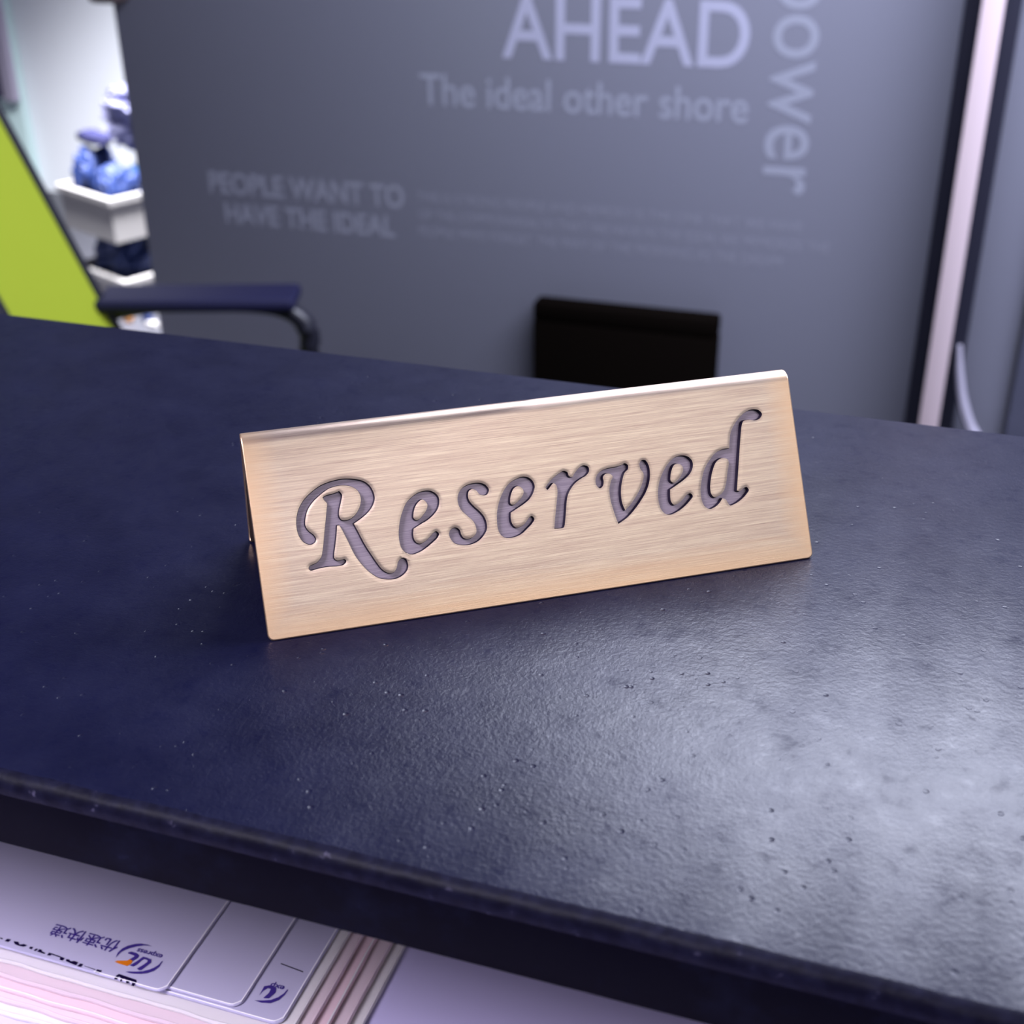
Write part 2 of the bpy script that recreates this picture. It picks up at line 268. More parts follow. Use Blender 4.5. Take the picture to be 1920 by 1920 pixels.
MARKS = {
 'crescent': [(-213.16,236.06),(-213.66,237.84),(-213.38,239.72),(-212.31,241.32),(-210.36,242.76),(-208.53,243.45),(-206.41,243.69),(-204.74,243.43),(-206.18,243.32),(-207.47,242.99),(-209.16,242.08),(-210.7,240.95),(-212.09,239.6),(-212.86,238.46),(-213.05,237.16)],
 'crescent2': [(-207.01,232.07),(-205.63,232.01),(-204.27,232.2),(-202.03,232.85),(-200.13,233.81),(-198.8,235.19),(-198.22,237.1),(-198.38,239.49),(-198.69,239.04),(-198.83,237.6),(-199.52,236.33),(-200.53,235.14),(-202.13,233.93),(-204.12,233.1),(-206,232.58)],
 'orange': [(-212.51,234.52),(-211.88,235.16),(-209.04,236.09),(-208.71,236.73),(-207.26,236.58),(-207.26,235.19),(-207.94,234.18),(-209.75,234.2),(-211.61,234.29)],
 'c': [(-210.64,239.01),(-209.84,239.62),(-208.19,239.63),(-206.63,239.08),(-206.44,238.08),(-206.96,237.03),(-207.22,236.51),(-208.71,236.73),(-208.17,237.52),(-207.8,238.34),(-208.36,238.51),(-210.36,238.57)],
 'u': [(-207.35,234.64),(-205.84,234.61),(-205.16,235.87),(-204.76,237.58),(-204.3,238.25),(-203.04,238.14),(-202.79,237.52),(-203.38,236.11),(-204.39,234.22),(-203.29,233.89),(-202.65,234.27),(-202.15,235.82),(-201.5,237.59),(-202.11,238.79),(-203.59,239.01),(-205.23,239),(-205.66,237.81),(-206.24,236.39),(-206.89,235.31)],
 'badge': [(-208.76,228.43),(-208.94,229.82),(-208.5,230.73),(-202.22,230.4),(-201.64,229.83),(-201.45,227.96),(-202.4,228.07),(-202.64,229),(-203.61,229.36),(-203.64,228.5),(-204.02,228.29),(-204.47,228.31),(-204.97,229.42),(-205.69,229.61),(-206.16,229.2),(-206.14,228.27),(-206.58,228.38),(-206.92,229.46),(-207.78,229.86),(-207.96,229.46),(-207.74,228.68)],
 'express': [(-201.4,240.52),(-201.52,239.51),(-209.6,240.41),(-209.27,241.77)],
 'line': [(-164.33,251.97),(-156.2,251.15),(-156.05,250.73),(-164.12,251.56)],
 'u2': [(-164.68,238.68),(-164.96,242.2),(-163.49,243.07),(-161.05,242.72),(-160.47,241),(-161.36,238.45),(-163.08,238.08),(-162.38,240.38),(-162.52,241.85),(-163.52,241.91),(-164.37,240.49)],
 'cr2': [(-165.23,236.44),(-162.77,236.31),(-159.98,237.04),(-158.13,238.95),(-157.41,241.25),(-157.29,243.18),(-157.65,243.26),(-157.94,241.65),(-158.9,239.82),(-160.57,238.15),(-162.65,237.28)],
 'exp2': [(-160.59,244.59),(-160.04,243.24),(-164.47,243.71),(-164.44,244.87)],
 't0': [(-252.95,231.7),(-251.64,231.64),(-251.67,231.27),(-252.58,231.21)],
 't1': [(-250.64,230.88),(-250.39,231.93),(-249.06,232.12),(-249.16,230.88)],
 't2': [(-247.79,231.69),(-246.22,231.96),(-245.15,231.1),(-243.96,231.73),(-242.51,231.6),(-243.4,230.71),(-244.79,230.62),(-245.84,230.64),(-246.72,230.83)],
 't3': [(-241.3,230.68),(-241.39,231.49),(-240.33,231.6),(-240.19,230.57)],
 't4': [(-239.47,230.45),(-239.14,231.39),(-238.33,231.42),(-238.59,230.38)],
 't5': [(-238.11,230.42),(-237.99,231.52),(-236.88,231.41),(-236.76,230.97),(-235.18,230.78),(-235.23,230.29)],
 't6': [(-234.21,230.15),(-234.17,231.23),(-233.05,231.24),(-230.04,231.04),(-228.16,230.84),(-228.3,229.74),(-229.39,229.85),(-229.62,230.59),(-232.94,230.8),(-233.16,230.26)],
 't7': [(-227.55,230.68),(-226.65,230.86),(-225.69,230.36),(-224.6,230.83),(-223.12,230.73),(-223.05,229.48),(-224.53,229.57),(-227.09,229.9)],
 't8': [(-222.52,229.3),(-222.28,230.54),(-221.18,230.55),(-221.34,229.34)],
 't9': [(-220.52,230.19),(-216.4,230.03),(-216.29,229.72),(-220.39,230)],
 't10': [(-215.78,228.97),(-215.99,230.17),(-214.18,230.3),(-214.3,229)],
}

# ================================================================== the room
def struct(name, x0, x1, y0, y1, z0, z1, m):
    return tagp(box(name, x0, x1, y0, y1, z0, z1, m), kind='structure')
struct('floor', -4.6, 3.0, -2.5, 4.2, -0.1, 0, M_floor)
struct('wall_back', -4.6, 3.0, 4.1, 4.2, 0, ZC, M_wall)
struct('wall_left', -4.6, -4.5, -2.5, 4.1, 0, ZC, M_wall)
struct('wall_right', 2.9, 3.0, -2.5, 4.1, 0, ZC, M_wall)
struct('wall_front', -4.5, 2.9, -2.5, -2.4, 0, ZC, M_walld)
struct('ceiling', -4.6, 3.0, -2.5, 4.2, ZC, ZC+0.1, M_ceil)
LB = ['large ceiling lamp in front of the grey board and the pale post', 'very large dim fill lamp added for the brass sign, behind the camera to the right', 'fill lamp added behind the grey board, for the white bins', 'square fill lamp added for the bags, behind the camera, slightly to the left']
for (x, y, sx, sy, p, c), lb in zip(LAMPS, LB):  # the added fill lamps get the same housing
    t = empty('key_or_fill_lamp', (x, y, ZC), lb, 'lamp')
    bm = bmesh.new(); bx(bm, -sx/2-.03, sx/2+.03, -sy/2-.03, sy/2+.03, -0.06, 0, 0.006)
    fromb('lamp_housing', bm, M_wall, t)
    box('diffuser', -sx/2, sx/2, -sy/2, sy/2, -0.068, -0.0605, M_lampm, t)

# far door at the left of the back wall
door = tagp(box('door_1', -4.3, -3.262, 4.06, 4.098, 0.0, 2.1, M_mint, bev=0.003), kind='structure')
jb = box('door_jamb', -3.315, -3.262, 4.03, 4.059, 0.34, 2.12, M_lilac, door, bev=0.003)
hb = box('door_handle', -3.37, -3.322, 3.99, 4.058, 0.35, 0.62, M_navy, door, bev=0.008)

# ================================================================== the counter
CT = empty('reception_counter', (0, 0.3, 0), 'black-topped counter with worn front edge, carrying the brass sign', 'counter')
def counter_board():
    # slab with a slightly wavy, worn front lip : x -1.6..1.2, y .174...424
    NX = 560; x0, x1 = -1.1, 0.9
    prof = [(0.4245, -0.0200, 2), (0.4245, -0.0020, 2), (0.4238, -0.0006, 1), (0.4225, 0.0, 0), (0.1770, 0.0, 0), (0.1754, -0.0004, 1), (0.1743, -0.0013, 1), (0.1738, -0.0030, 1), (0.1738, -0.0046, 2), (0.1741, -0.0196, 2), (0.1746, -0.0201, 2)]
    V = []; Fc = []; mi = []
    for i in range(NX+1):
        x = x0+(x1-x0)*i/NX
        for k, (y, z, g) in enumerate(prof):
            wv = 0
            if k in (4, 5, 6, 7): wv = noise.noise(Vector((x*60, k*0.15, 0)))*0.00045 + noise.noise(Vector((x*260, 3+k*0.3, 0)))*0.00022
            V.append((x, y-0.3+wv, z+ZT+(wv*0.5 if k in (5, 6, 7) else 0)))
    K = len(prof)
    for i in range(NX):
        for k in range(K):
            k2 = (k+1) % K
            Fc.append((i*K+k, i*K+k2, (i+1)*K+k2, (i+1)*K+k))
            mi.append(0 if k == 3 else (1 if k in (1, 2, 4, 5, 6, 7) else 2))
    Fc.append(tuple(range(K))[::-1]); Fc.append(tuple(NX*K+k for k in range(K))); mi += [2, 2]
    o = mesh('counter_top', V, Fc, [M_top, M_edge, M_front], CT, smooth=True, mi=mi)
    o.data.set_sharp_from_angle(angle=math.radians(50))
    return o
counter_board()
box('back_panel', -1.09, 0.89, 0.075, 0.095, 0.0, ZT-0.0205, M_front, CT)
sh = box('lower_desk', -1.09, 0.89, -0.33, 0.0745, ZT-0.165, ZT-0.145, M_desk, CT, bev=0.002)
sh['label'] = 'lavender white desk surface under the black top'
box('side_panel', -1.09, -1.07, -0.33, 0.0745, 0, ZT-0.166, M_front, CT)
box('side_panel', 0.87, 0.89, -0.33, 0.0745, 0, ZT-0.166, M_front, CT)
box('side_support', -1.0995, -1.0905, -0.12, 0.095, ZT-0.165, ZT-0.0203, M_front, CT)

# ================================================================== the brass sign
W = 0.150
LEAN = 1.05968511; SY = 0.589497796
BLx, BLy = -0.146971796, 0.238635364
RAD = 0.0037; HC = 0.0447+0.0003-0.0037
A = (RAD+HC*math.cos(LEAN))/math.sin(LEAN)
dx_, dy_ = math.cos(SY), math.sin(SY)
SG = empty('reserved_sign', (BLx+dx_*W/2-dy_*A, BLy+dy_*W/2+dx_*A, ZT+0.0002), 'folded brushed brass tent sign reading Reserved, on black counter', 'sign', SY)
VT = (HC+RAD*math.cos(LEAN))/math.sin(LEAN)          # length of the flat face
ARC = 2*LEAN*RAD; LT = 2*VT+ARC; TH = 0.0018
def fold(u, v, d):
    """u along the sign, v up the front face, over the fold, down the back; d depth under the outer skin"""
    x = u-W/2
    if v <= VT:
        y = -A+v*math.cos(LEAN)+d*math.sin(LEAN); z = v*math.sin(LEAN)-d*math.cos(LEAN)
    elif v >= VT+ARC:
        q = LT-v; y = A-q*math.cos(LEAN)-d*math.sin(LEAN); z = q*math.sin(LEAN)-d*math.cos(LEAN)
    else:
        th = (v-VT)/RAD-LEAN; r = RAD-d
        y = r*math.sin(th); z = HC+r*math.cos(th)
    return (x, y, z)
def spline(pts, step):
    P = [Vector(p[:2]) for p in pts]; cn = [len(p) > 2 for p in pts]; n = len(P); out = []
    for i in range(n):
        p0, p1, p2, p3 = P[(i-1) % n], P[i], P[(i+1) % n], P[(i+2) % n]
        if cn[i]: p0 = p1-(p2-p1)*0.6
        if cn[(i+1) % n]: p3 = p2+(p2-p1)*0.6
        # centripetal Catmull-Rom
        t0 = 0; t1 = t0+max((p1-p0).length, 1e-6)**0.5; t2 = t1+max((p2-p1).length, 1e-6)**0.5; t3 = t2+max((p3-p2).length, 1e-6)**0.5
        k = max(1, int((p2-p1).length/step))
        for j in range(k):
            t = t1+(t2-t1)*j/k
            A1 = (t1-t)/(t1-t0)*p0+(t-t0)/(t1-t0)*p1; A2 = (t2-t)/(t2-t1)*p1+(t-t1)/(t2-t1)*p2; A3 = (t3-t)/(t3-t2)*p2+(t-t2)/(t3-t2)*p3
            B1 = (t2-t)/(t2-t0)*A1+(t-t0)/(t2-t0)*A2; B2 = (t3-t)/(t3-t1)*A2+(t-t1)/(t3-t1)*A3
            out.append((t2-t)/(t2-t1)*B1+(t-t1)/(t2-t1)*B2)
    return out
def area2(P): return sum(P[i].x*P[(i+1) % len(P)].y-P[(i+1) % len(P)].x*P[i].y for i in range(len(P)))/2
contours = []                  # per letter: list of dense contours in mm
for let in LETTERS:
    L = []
    for i, c in enumerate(let):
        P = spline(c, 0.22)
        if (area2(P) < 0) == (i == 0): P = P[::-1]     # outer ccw, counters cw
        L.append(P)
    contours.append(L)
def inside(px, py, L):
    c = np.zeros(px.shape, bool)
    for P in L:
        X = np.array([p.x for p in P]); Y = np.array([p.y for p in P]); X2 = np.roll(X, -1); Y2 = np.roll(Y, -1)
        for a, b, a2, b2 in zip(X, Y, X2, Y2):
            if b == b2: continue
            c ^= ((b > py) != (b2 > py)) & (px < (a2-a)*(py-b)/(b2-b)+a)
    return c
# front skin of the sign: letter openings cut out, soft dished rims round them
def h_rim(d): return 0.12*math.exp(-(d/0.42)**1.5)
IN = 0.35
pts = []; edges = []; dep = []
def add_loop(P, h):
    b = len(pts)
    for p in P: pts.append(Vector((p[0], p[1]))); dep.append(h)
    for i in range(len(P)): edges.append((b+i, b+(i+1) % len(P)))
vtmm = VT*1000; CR = 1.3
def outline_front():
    P = []
    for k in range(7):
        a = math.pi+math.pi/2*k/6; P.append((IN+CR+math.cos(a)*CR, IN+CR+math.sin(a)*CR))
    for k in range(7):
        a = 1.5*math.pi+math.pi/2*k/6; P.append((150-IN-CR+math.cos(a)*CR, IN+CR+math.sin(a)*CR))
    for k in range(1, 20): P.append((150-IN, IN+CR+(vtmm-IN-CR)*k/20))
    P.append((150-IN, vtmm))
    for k in range(1, 75): P.append((150-IN-(150-2*IN)*k/75, vtmm))
    P.append((IN, vtmm))
    for k in range(1, 20): P.append((IN, vtmm-(vtmm-IN-CR)*k/20))
    return P
OF = outline_front(); add_loop(OF, 0.0)
for L in contours:
    for P in L: add_loop(P, h_rim(0))
segs_all = []
for L in contours:
    sg = np.array([[P[i].x, P[i].y, P[(i+1) % len(P)].x, P[(i+1) % len(P)].y] for P in L for i in range(len(P))])
    x0, y0 = sg[:, :2].min(0)-1.6; x1, y1 = sg[:, :2].max(0)+1.6
    gx, gy = np.meshgrid(np.arange(x0, x1, 0.26), np.arange(y0, y1, 0.26)); gx = gx.ravel(); gy = gy.ravel()
    gx = gx+np.random.RandomState(3).uniform(-.03, .03, gx.shape)
    D = np.full(gx.shape, 9.0)
    for a, b, c, d in sg:
        ex, ey = c-a, d-b; t = np.clip(((gx-a)*ex+(gy-b)*ey)/(ex*ex+ey*ey+1e-12), 0, 1)
        D = np.minimum(D, np.hypot(gx-a-t*ex, gy-b-t*ey))
    keep = (~inside(gx, gy, L)) & (D > 0.12) & (D < 1.5)
    segs_all.append(sg)
    for x, y, d in zip(gx[keep], gy[keep], D[keep]): pts.append(Vector((x, y))); dep.append(h_rim(d))
for gx in range(3, 150, 3):
    for gy in range(3, 48, 3):
        pts.append(Vector((gx+.1, gy+.1))); dep.append(None)
# distance for the coarse points
cx = np.array([p.x for p in pts]); cy = np.array([p.y for p in pts]); allseg = np.vstack(segs_all)
idx = [i for i, d in enumerate(dep) if d is None]; qx = cx[idx]; qy = cy[idx]; D = np.full(len(idx), 9.0)
for a, b, c, d in allseg:
    ex, ey = c-a, d-b; t = np.clip(((qx-a)*ex+(qy-b)*ey)/(ex*ex+ey*ey+1e-12), 0, 1); D = np.minimum(D, np.hypot(qx-a-t*ex, qy-b-t*ey))
for i, d in zip(idx, D): dep[i] = h_rim(d)
vo_, eo_, fo_, ov_, oe_, of_ = delaunay_2d_cdt(pts, edges, [], 0, 1e-5)
vx = np.array([v.x for v in vo_]); vy = np.array([v.y for v in vo_])
hh = np.array([dep[o[0]] if o else 0.0 for o in ov_])
tri = np.array([f for f in fo_ if len(f) == 3])
gx = vx[tri].mean(1); gy = vy[tri].mean(1)
bad = np.zeros(len(tri), bool)
for L in contours: bad |= inside(gx, gy, L)
bad |= ~inside(gx, gy, [[Vector(p) for p in OF]])
tri = tri[~bad]
used = np.unique(tri); rm = -np.ones(len(vx), int); rm[used] = np.arange(len(used)); tri = rm[tri]
V = []; UVv = []
for i in used:
    V.append(fold(vx[i]/1000, vy[i]/1000, hh[i]/1000)); UVv.append((vx[i]/100, vy[i]/100))
Fc = [tuple(t) for t in tri]
# orient so that the normals face outwards (towards -y)
a, b, c = (Vector(V[k]) for k in Fc[0])
if (b-a).cross(c-a).y > 0: Fc = [f[::-1] for f in Fc]
fold_rows = [vtmm+ARC*1000*k/16 for k in range(17)]
b0 = len(V)
for v in fold_rows:
    for k in range(2):
        u = IN if k == 0 else 150-IN
        V.append(fold(u/1000, v/1000, 0)); UVv.append((u/100, v/100))
for i in range(16):
    q = b0+2*i; Fc.append((q, q+1, q+3, q+2))
# back flat
b0 = len(V); vb = vtmm+ARC*1000; vend = LT*1000
for (u, v) in ((IN, vb), (150-IN, vb), (150-IN, vend-IN), (IN, vend-IN)):
    V.append(fold(u/1000, v/1000, 0)); UVv.append((u/100, v/100))
Fc.append((b0, b0+1, b0+2, b0+3))
# inner skin
b0 = len(V)
rows = [0+IN, vtmm]+fold_rows[1:]+[vend-IN]
for v in rows:
    for u in (IN, 150-IN): V.append(fold(u/1000, v/1000, TH)); UVv.append((u/100, v/100))
for i in range(len(rows)-1):
    q = b0+2*i; Fc.append((q, q+2, q+3, q+1))
# rolled rim round the whole outline
ring = []
def corner(cx_, cy_, a0, n=6):
    return [(cx_, cy_, a0+math.pi/2*k/n) for k in range(n+1)]
base = corner(IN+CR, IN+CR, math.pi)+corner(150-IN-CR, IN+CR, 1.5*math.pi)
def rim_pt(q, e):    # e outward offset from the inset outline
    cx_, cy_, a = q; return (cx_+math.cos(a)*(CR+e), cy_+math.sin(a)*(CR+e))
prof = [(0, 0), (IN*0.6, IN*0.12), (IN*0.9, IN*0.45), (IN, IN), (IN, TH*1000-IN), (IN*0.7, TH*1000-IN*0.3), (0, TH*1000)]
loops = []
ys = [IN+CR+(vtmm-IN-CR)*k/6 for k in range(1, 7)]+fold_rows[1:]+[vb+(vend-IN-CR-vb)*k/6 for k in range(1, 7)]
bc = corner(150-IN-CR, vend-IN-CR, 0)+corner(IN+CR, vend-IN-CR, math.pi/2)
for e, d in prof:
    lp = [rim_pt(q, e) for q in base]+[(150-IN+e, y) for y in ys]+[rim_pt(q, e) for q in bc]+[(IN-e, y) for y in ys[::-1]]
    loops.append((lp, d))
b0 = len(V); n = len(loops[0][0])
for lp, d in loops:
    for (u, v) in lp: V.append(fold(u/1000, v/1000, d/1000)); UVv.append((u/100, v/100))
for k in range(len(loops)-1):
    for i in range(n):
        j = (i+1) % n; Fc.append((b0+k*n+i, b0+(k+1)*n+i, b0+(k+1)*n+j, b0+k*n+j))
sheet = mesh('bent_sheet', V, Fc, M_brass, SG, smooth=True)
uvl = sheet.data.uv_layers.new(name='UVMap'); li = np.empty(len(sheet.data.loops), int); sheet.data.loops.foreach_get('vertex_index', li)
uvl.data.foreach_set('uv', np.array(UVv)[li].ravel())
# the eight stamped letters: wall and floor of each recess
DP = 1.75
for L in contours:
    V = []; UVv = []; Fc = []; mi = []; lp = []
    for P in L:
        n = len(P); b = len(V); off = []
        for i in range(n):
            t = (P[(i+1) % n]-P[i-1]); nn = Vector((-t.y, t.x)); nn = nn/max(nn.length, 1e-9)
            off.append(P[i]+nn*0.20)          # into the stroke (outer ccw, counters cw)
        for (Q, d) in ((P, h_rim(0)), ([P[i]*0.5+off[i]*0.5 for i in range(n)], 0.62), (off, DP)):
            for p in Q: V.append(fold(p.x/1000, p.y/1000, d/1000)); UVv.append((p.x/100, p.y/100))
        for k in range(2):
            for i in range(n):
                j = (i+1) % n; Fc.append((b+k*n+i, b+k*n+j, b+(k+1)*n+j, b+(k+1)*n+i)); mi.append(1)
        lp.append(off)
    # floor
    fp = []; fe = []
    for off in lp:
        b = len(fp); fp += [Vector((p.x, p.y)) for p in off]; fe += [(b+i, b+(i+1) % len(off)) for i in range(len(off))]
    vo2, e2, f2, ov2, _, _ = delaunay_2d_cdt(fp, fe, [], 0, 1e-5)
    b = len(V)
    for v in vo2: V.append(fold(v.x/1000, v.y/1000, DP/1000-1e-6)); UVv.append((v.x/100, v.y/100))
    tr = np.array([f for f in f2 if len(f) == 3]); ax = np.array([v.x for v in vo2]); ay = np.array([v.y for v in vo2])
    ok = inside(ax[tr].mean(1), ay[tr].mean(1), lp)
    for t in tr[ok]:
        f = tuple(int(b+q) for q in t); a_, b_, c_ = (Vector(V[k]) for k in f)
        if (b_-a_).cross(c_-a_).y > 0: f = f[::-1]
        Fc.append(f); mi.append(0)
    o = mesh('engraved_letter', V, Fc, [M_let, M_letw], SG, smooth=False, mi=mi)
    uvl = o.data.uv_layers.new(name='UVMap'); li = np.empty(len(o.data.loops), int); o.data.loops.foreach_get('vertex_index', li)
    uvl.data.foreach_set('uv', np.array(UVv)[li].ravel())

# ================================================================== frosted bags on the lower desk
ZB = ZT-0.130
def rbox(name, x0, x1, y0, y1, z0, z1, r, m, parent, wob=0, seed=0, corners=(1, 1)):
    """flat sheet with rounded front corners, slightly wavy front and right edge"""
    P = []
    def arc(cx, cy, a0, rr_):
        for k in range(8):
            a = a0+math.pi/2*k/7; P.append((cx+math.cos(a)*rr_, cy+math.sin(a)*rr_))
    arc(x0+r, y0+r, math.pi, r)
    nx = 60
    for k in range(1, nx): P.append((x0+r+(x1-x0-2*r)*k/nx, y0+wob*noise.noise(Vector((k*0.35, seed, 0)))))
    arc(x1-r, y0+r, 1.5*math.pi, r)
    for k in range(1, 16): P.append((x1+wob*0.8*noise.noise(Vector((k*0.5, seed, 5))), y0+r+(y1-y0-2*r)*k/16))
    P += [(x1, y1), (x0, y1)]
    n = len(P); ins = 0.0003
    cx, cy = (x0+x1)/2, (y0+y1)/2
    def inset(p, e): return (p[0]-e*(1 if p[0] > cx else -1), p[1]-e*(1 if p[1] > cy else -1))
    V = []; 
    for z, e in ((z0, ins), (z0+(z1-z0)*.3, 0), (z1-(z1-z0)*.3, 0), (z1, ins)):
        for p in P: q = inset(p, e); V.append((q[0], q[1], z))
    Fc = [tuple(range(n))[::-1], tuple(3*n+i for i in range(n))]
    for k in range(3):
        for i in range(n): j = (i+1) % n; Fc.append((k*n+i, k*n+j, (k+1)*n+j, (k+1)*n+i))
    o = mesh(name, V, Fc, m, parent); return o, P
def rim(name, P, z, w_, m, parent, a, b):
    """raised weld line that follows points a..b of the outline, a little inside it"""
    pts = [(p[0]-0.0004, p[1]+0.0004, z) for p in P[a:b]]
    return tube(name, pts[::2], w_, m, parent, n=6, sq=(1, 0.5))
bags = [  # right edge x, front y, top z (relative to ZB), material, label
    (-0.1915, 0.2289, 0.0, 0, 'topmost frosted plastic bag with purple and orange logo print, on the pile'),
    (-0.1678, 0.2318, -0.0012, 0, 'unprinted frosted bag directly under the topmost bag of the pile'),
    (-0.1535, 0.2310, -0.0024, 0, 'frosted bag with small purple crescent logo and short line, third in the pile'),
    (-0.1500, 0.2270, -0.0040, 2, 'milky bag under the small crescent logo bag, fourth from the top'),
    (-0.1462, 0.2235, -0.0058, 1, 'pinkish bag with clearer edge, fifth from the top of the pile'),
    (-0.1425, 0.2205, -0.0080, 3, 'rose-edged bag in the lower half of the pile, sixth from top'),
    (-0.1380, 0.2185, -0.0102, 1, 'pale pink bag second from the bottom of the pile'),
    (-0.1345, 0.2160, -0.0126, 2, 'bottom bag of the pile, lying on the lavender desk'),
]
BG = []
for i, (xr, yf, zt, mi_, lb) in enumerate(bags):
    zn = bags[i+1][2] if i < len(bags)-1 else -0.0149
    t = empty('plastic_bag', (xr-0.06, yf+0.07, ZB+zn), lb, 'bag', group='frosted plastic bags piled under the counter')
    o, P = rbox('bag_body', -0.20+0.003*math.sin(i*2.1), 0.06, -0.07, 0.065, 0.0001, zt-zn-0.0001, 0.0035 if i < 3 else 0.006, M_film[mi_], t, wob=0.0 if i < 3 else 0.0006, seed=i*3.3)
    if i < 3:
        rim('weld_rim', P, zt-zn, 0.00022, M_rim, t, 62 if i == 0 else 40, len(P)-2)
    else:
        rim('weld_rim', P, zt-zn, 0.00035, M_film[2 if i % 2 else 1], t, 2, len(P)-2)
    BG.append((t, xr-0.06, yf+0.07, zt-zn))
def print_mark(name, keys, m, bi):
    t, ox, oy, oz = BG[bi]; V = []; Fc = []
    zz = oz+0.00006
    for k in keys:
        P = [Vector((a/1000, b/1000)) for a, b in MARKS[k]]
        n = len(P); v2, e2, f2, *_ = delaunay_2d_cdt(P, [(i, (i+1) % n) for i in range(n)], [], 1, 1e-7)
        b = len(V)
        for v in v2: V.append((v.x-ox, v.y-oy, zz))
        for f in f2: Fc.append(tuple(b+q for q in f))
    me = mesh(name, V, Fc, m, t)
    return me
print_mark('logo_print', ['crescent', 'crescent2', 'c', 'u'], M_ink, 0)
print_mark('orange_logo_stroke', ['orange'], M_inko, 0)
print_mark('badge_print', ['badge'], M_inkb, 0)
print_mark('black_lettering', ['t%d' % i for i in range(11)], M_inkb, 0)
print_mark('small_logo_print', ['u2', 'cr2'], M_ink, 2)
print_mark('short_line', ['line'], M_inkb, 2)
def bag_text(name, body, bi, x_right, x_left, y_base, y_top, m, off=0.0, shear=0.0):
    t, ox, oy, oz = BG[bi]
    put_text(name, body, m, t, lambda s, q, d: (x_right+(x_left-x_right)*s-ox+shear*q, y_base+(y_top-y_base)*q-oy, oz+0.00004+0.00003*d), off)
bag_text('brand_characters', '\u4f18\u901f\u5feb\u9012', 0, -0.2148, -0.2394, 0.2424, 0.2373, M_ink, 0.010)
bag_text('small_brand_word', 'express', 0, -0.1995, -0.2085, 0.2422, 0.2403, M_ink, 0.02)
bag_text('small_brand_word', 'exp', 2, -0.1588, -0.1634, 0.2448, 0.2428, M_ink, 0.02)

# ================================================================== grey board with the lettering
PY = 2.2
GP = empty('lettered_board', (-0.75, PY, 0), 'large glossy grey board with English slogans, standing behind the counter', 'board')
def pz(z): return z+ZT
box('board_panel', -0.775, 0.764, 0.0, 0.035, 0.02, 2.28, M_panel, GP, bev=0.004)
box('base_foot', -0.70, -0.50, -0.05, 0.09, 0, 0.02, M_post, GP, bev=0.004)
box('base_foot', 0.45, 0.65, -0.05, 0.09, 0, 0.02, M_post, GP, bev=0.004)
def ptext(name, body, m, x0, x1, zb, ztp, off=0.0, space=1.0):
    put_text(name, body, m, GP, lambda s, q, d: (x0+(x1-x0)*s+0.75, -0.0005+0.0004*(1-d), pz(zb+(ztp-zb)*q)), off, space)
ptext('heading_print', 'AHEAD', M_txt1, -0.763, -0.344, -0.1935, -0.091, 0.012)
ptext('slogan_print', 'The ideal other shore', M_txt4, -0.917, -0.338, -0.2800, -0.2260, 0.01)
ptext('small_heading_print', 'PEOPLE WANT TO', M_txt2, -1.366, -0.958, -0.4700, -0.4265, 0.03)
ptext('small_heading_print', 'HAVE THE IDEAL', M_txt2, -1.338, -0.980, -0.5265, -0.4855, 0.03)
ptext('fine_print_line', 'THIS IS STRONG PEOPLE AND MEMORY IS THE ONE THAT WE HAVE', M_txt3, -0.934, -0.232, -0.4545, -0.4365, 0.0)
ptext('fine_print_line', 'OF THE COMMONWEALTH THAT WE HAVE IN THE IDEAL WE MEMORIZE THE', M_txt3, -0.930, -0.184, -0.4865, -0.4685, 0.0)
ptext('fine_print_line', 'PEOPLE WHO FORGET THE WAY OF THE MORNING AS THE DREAM', M_txt3, -0.932, -0.262, -0.5175, -0.4995, 0.0)
# vertical word, read downwards
me, a = text_mesh('power', 0.0); bpy.data.meshes.remove(me)
me2, a2 = text_mesh('ower', 0.0); bpy.data.meshes.remove(me2)
wd, wo = np.ptp(a[:, 0]), np.ptp(a2[:, 0]); xh = np.ptp(a2[:, 1]); full = np.ptp(a[:, 1])
sc_l = 0.283/wo; sc_h = 0.072/xh
Lp = wd*sc_l; Hp = full*sc_h
put_text('vertical_word_print', 'power', M_txt4, GP, lambda s, q, d: (-0.235-Hp*(1-q)+0.75, -0.0005+0.0004*(1-d), pz(-0.392+Lp*(1-s))), 0.006)
box('edge_clamp', -0.80, -0.735, -0.045, 0.055, pz(-0.126), pz(-0.02), M_knob, GP, bev=0.012, seg=3)

# pale post between the two boards
PO = empty('frame_post', (0.015, PY, 0), 'dark upright post with a pale pinkish front strip, right of the lettered board', 'post')
box('post_shade_strip', -0.040, 0.042, -0.012, -0.0002, 0.0, 2.29, M_post, PO, bev=0.003)  # dark strips painting in the shade on both sides of the post
box('post_body', -0.016, 0.017, -0.0995, -0.0125, 0.0, 2.29, M_post, PO, bev=0.002)
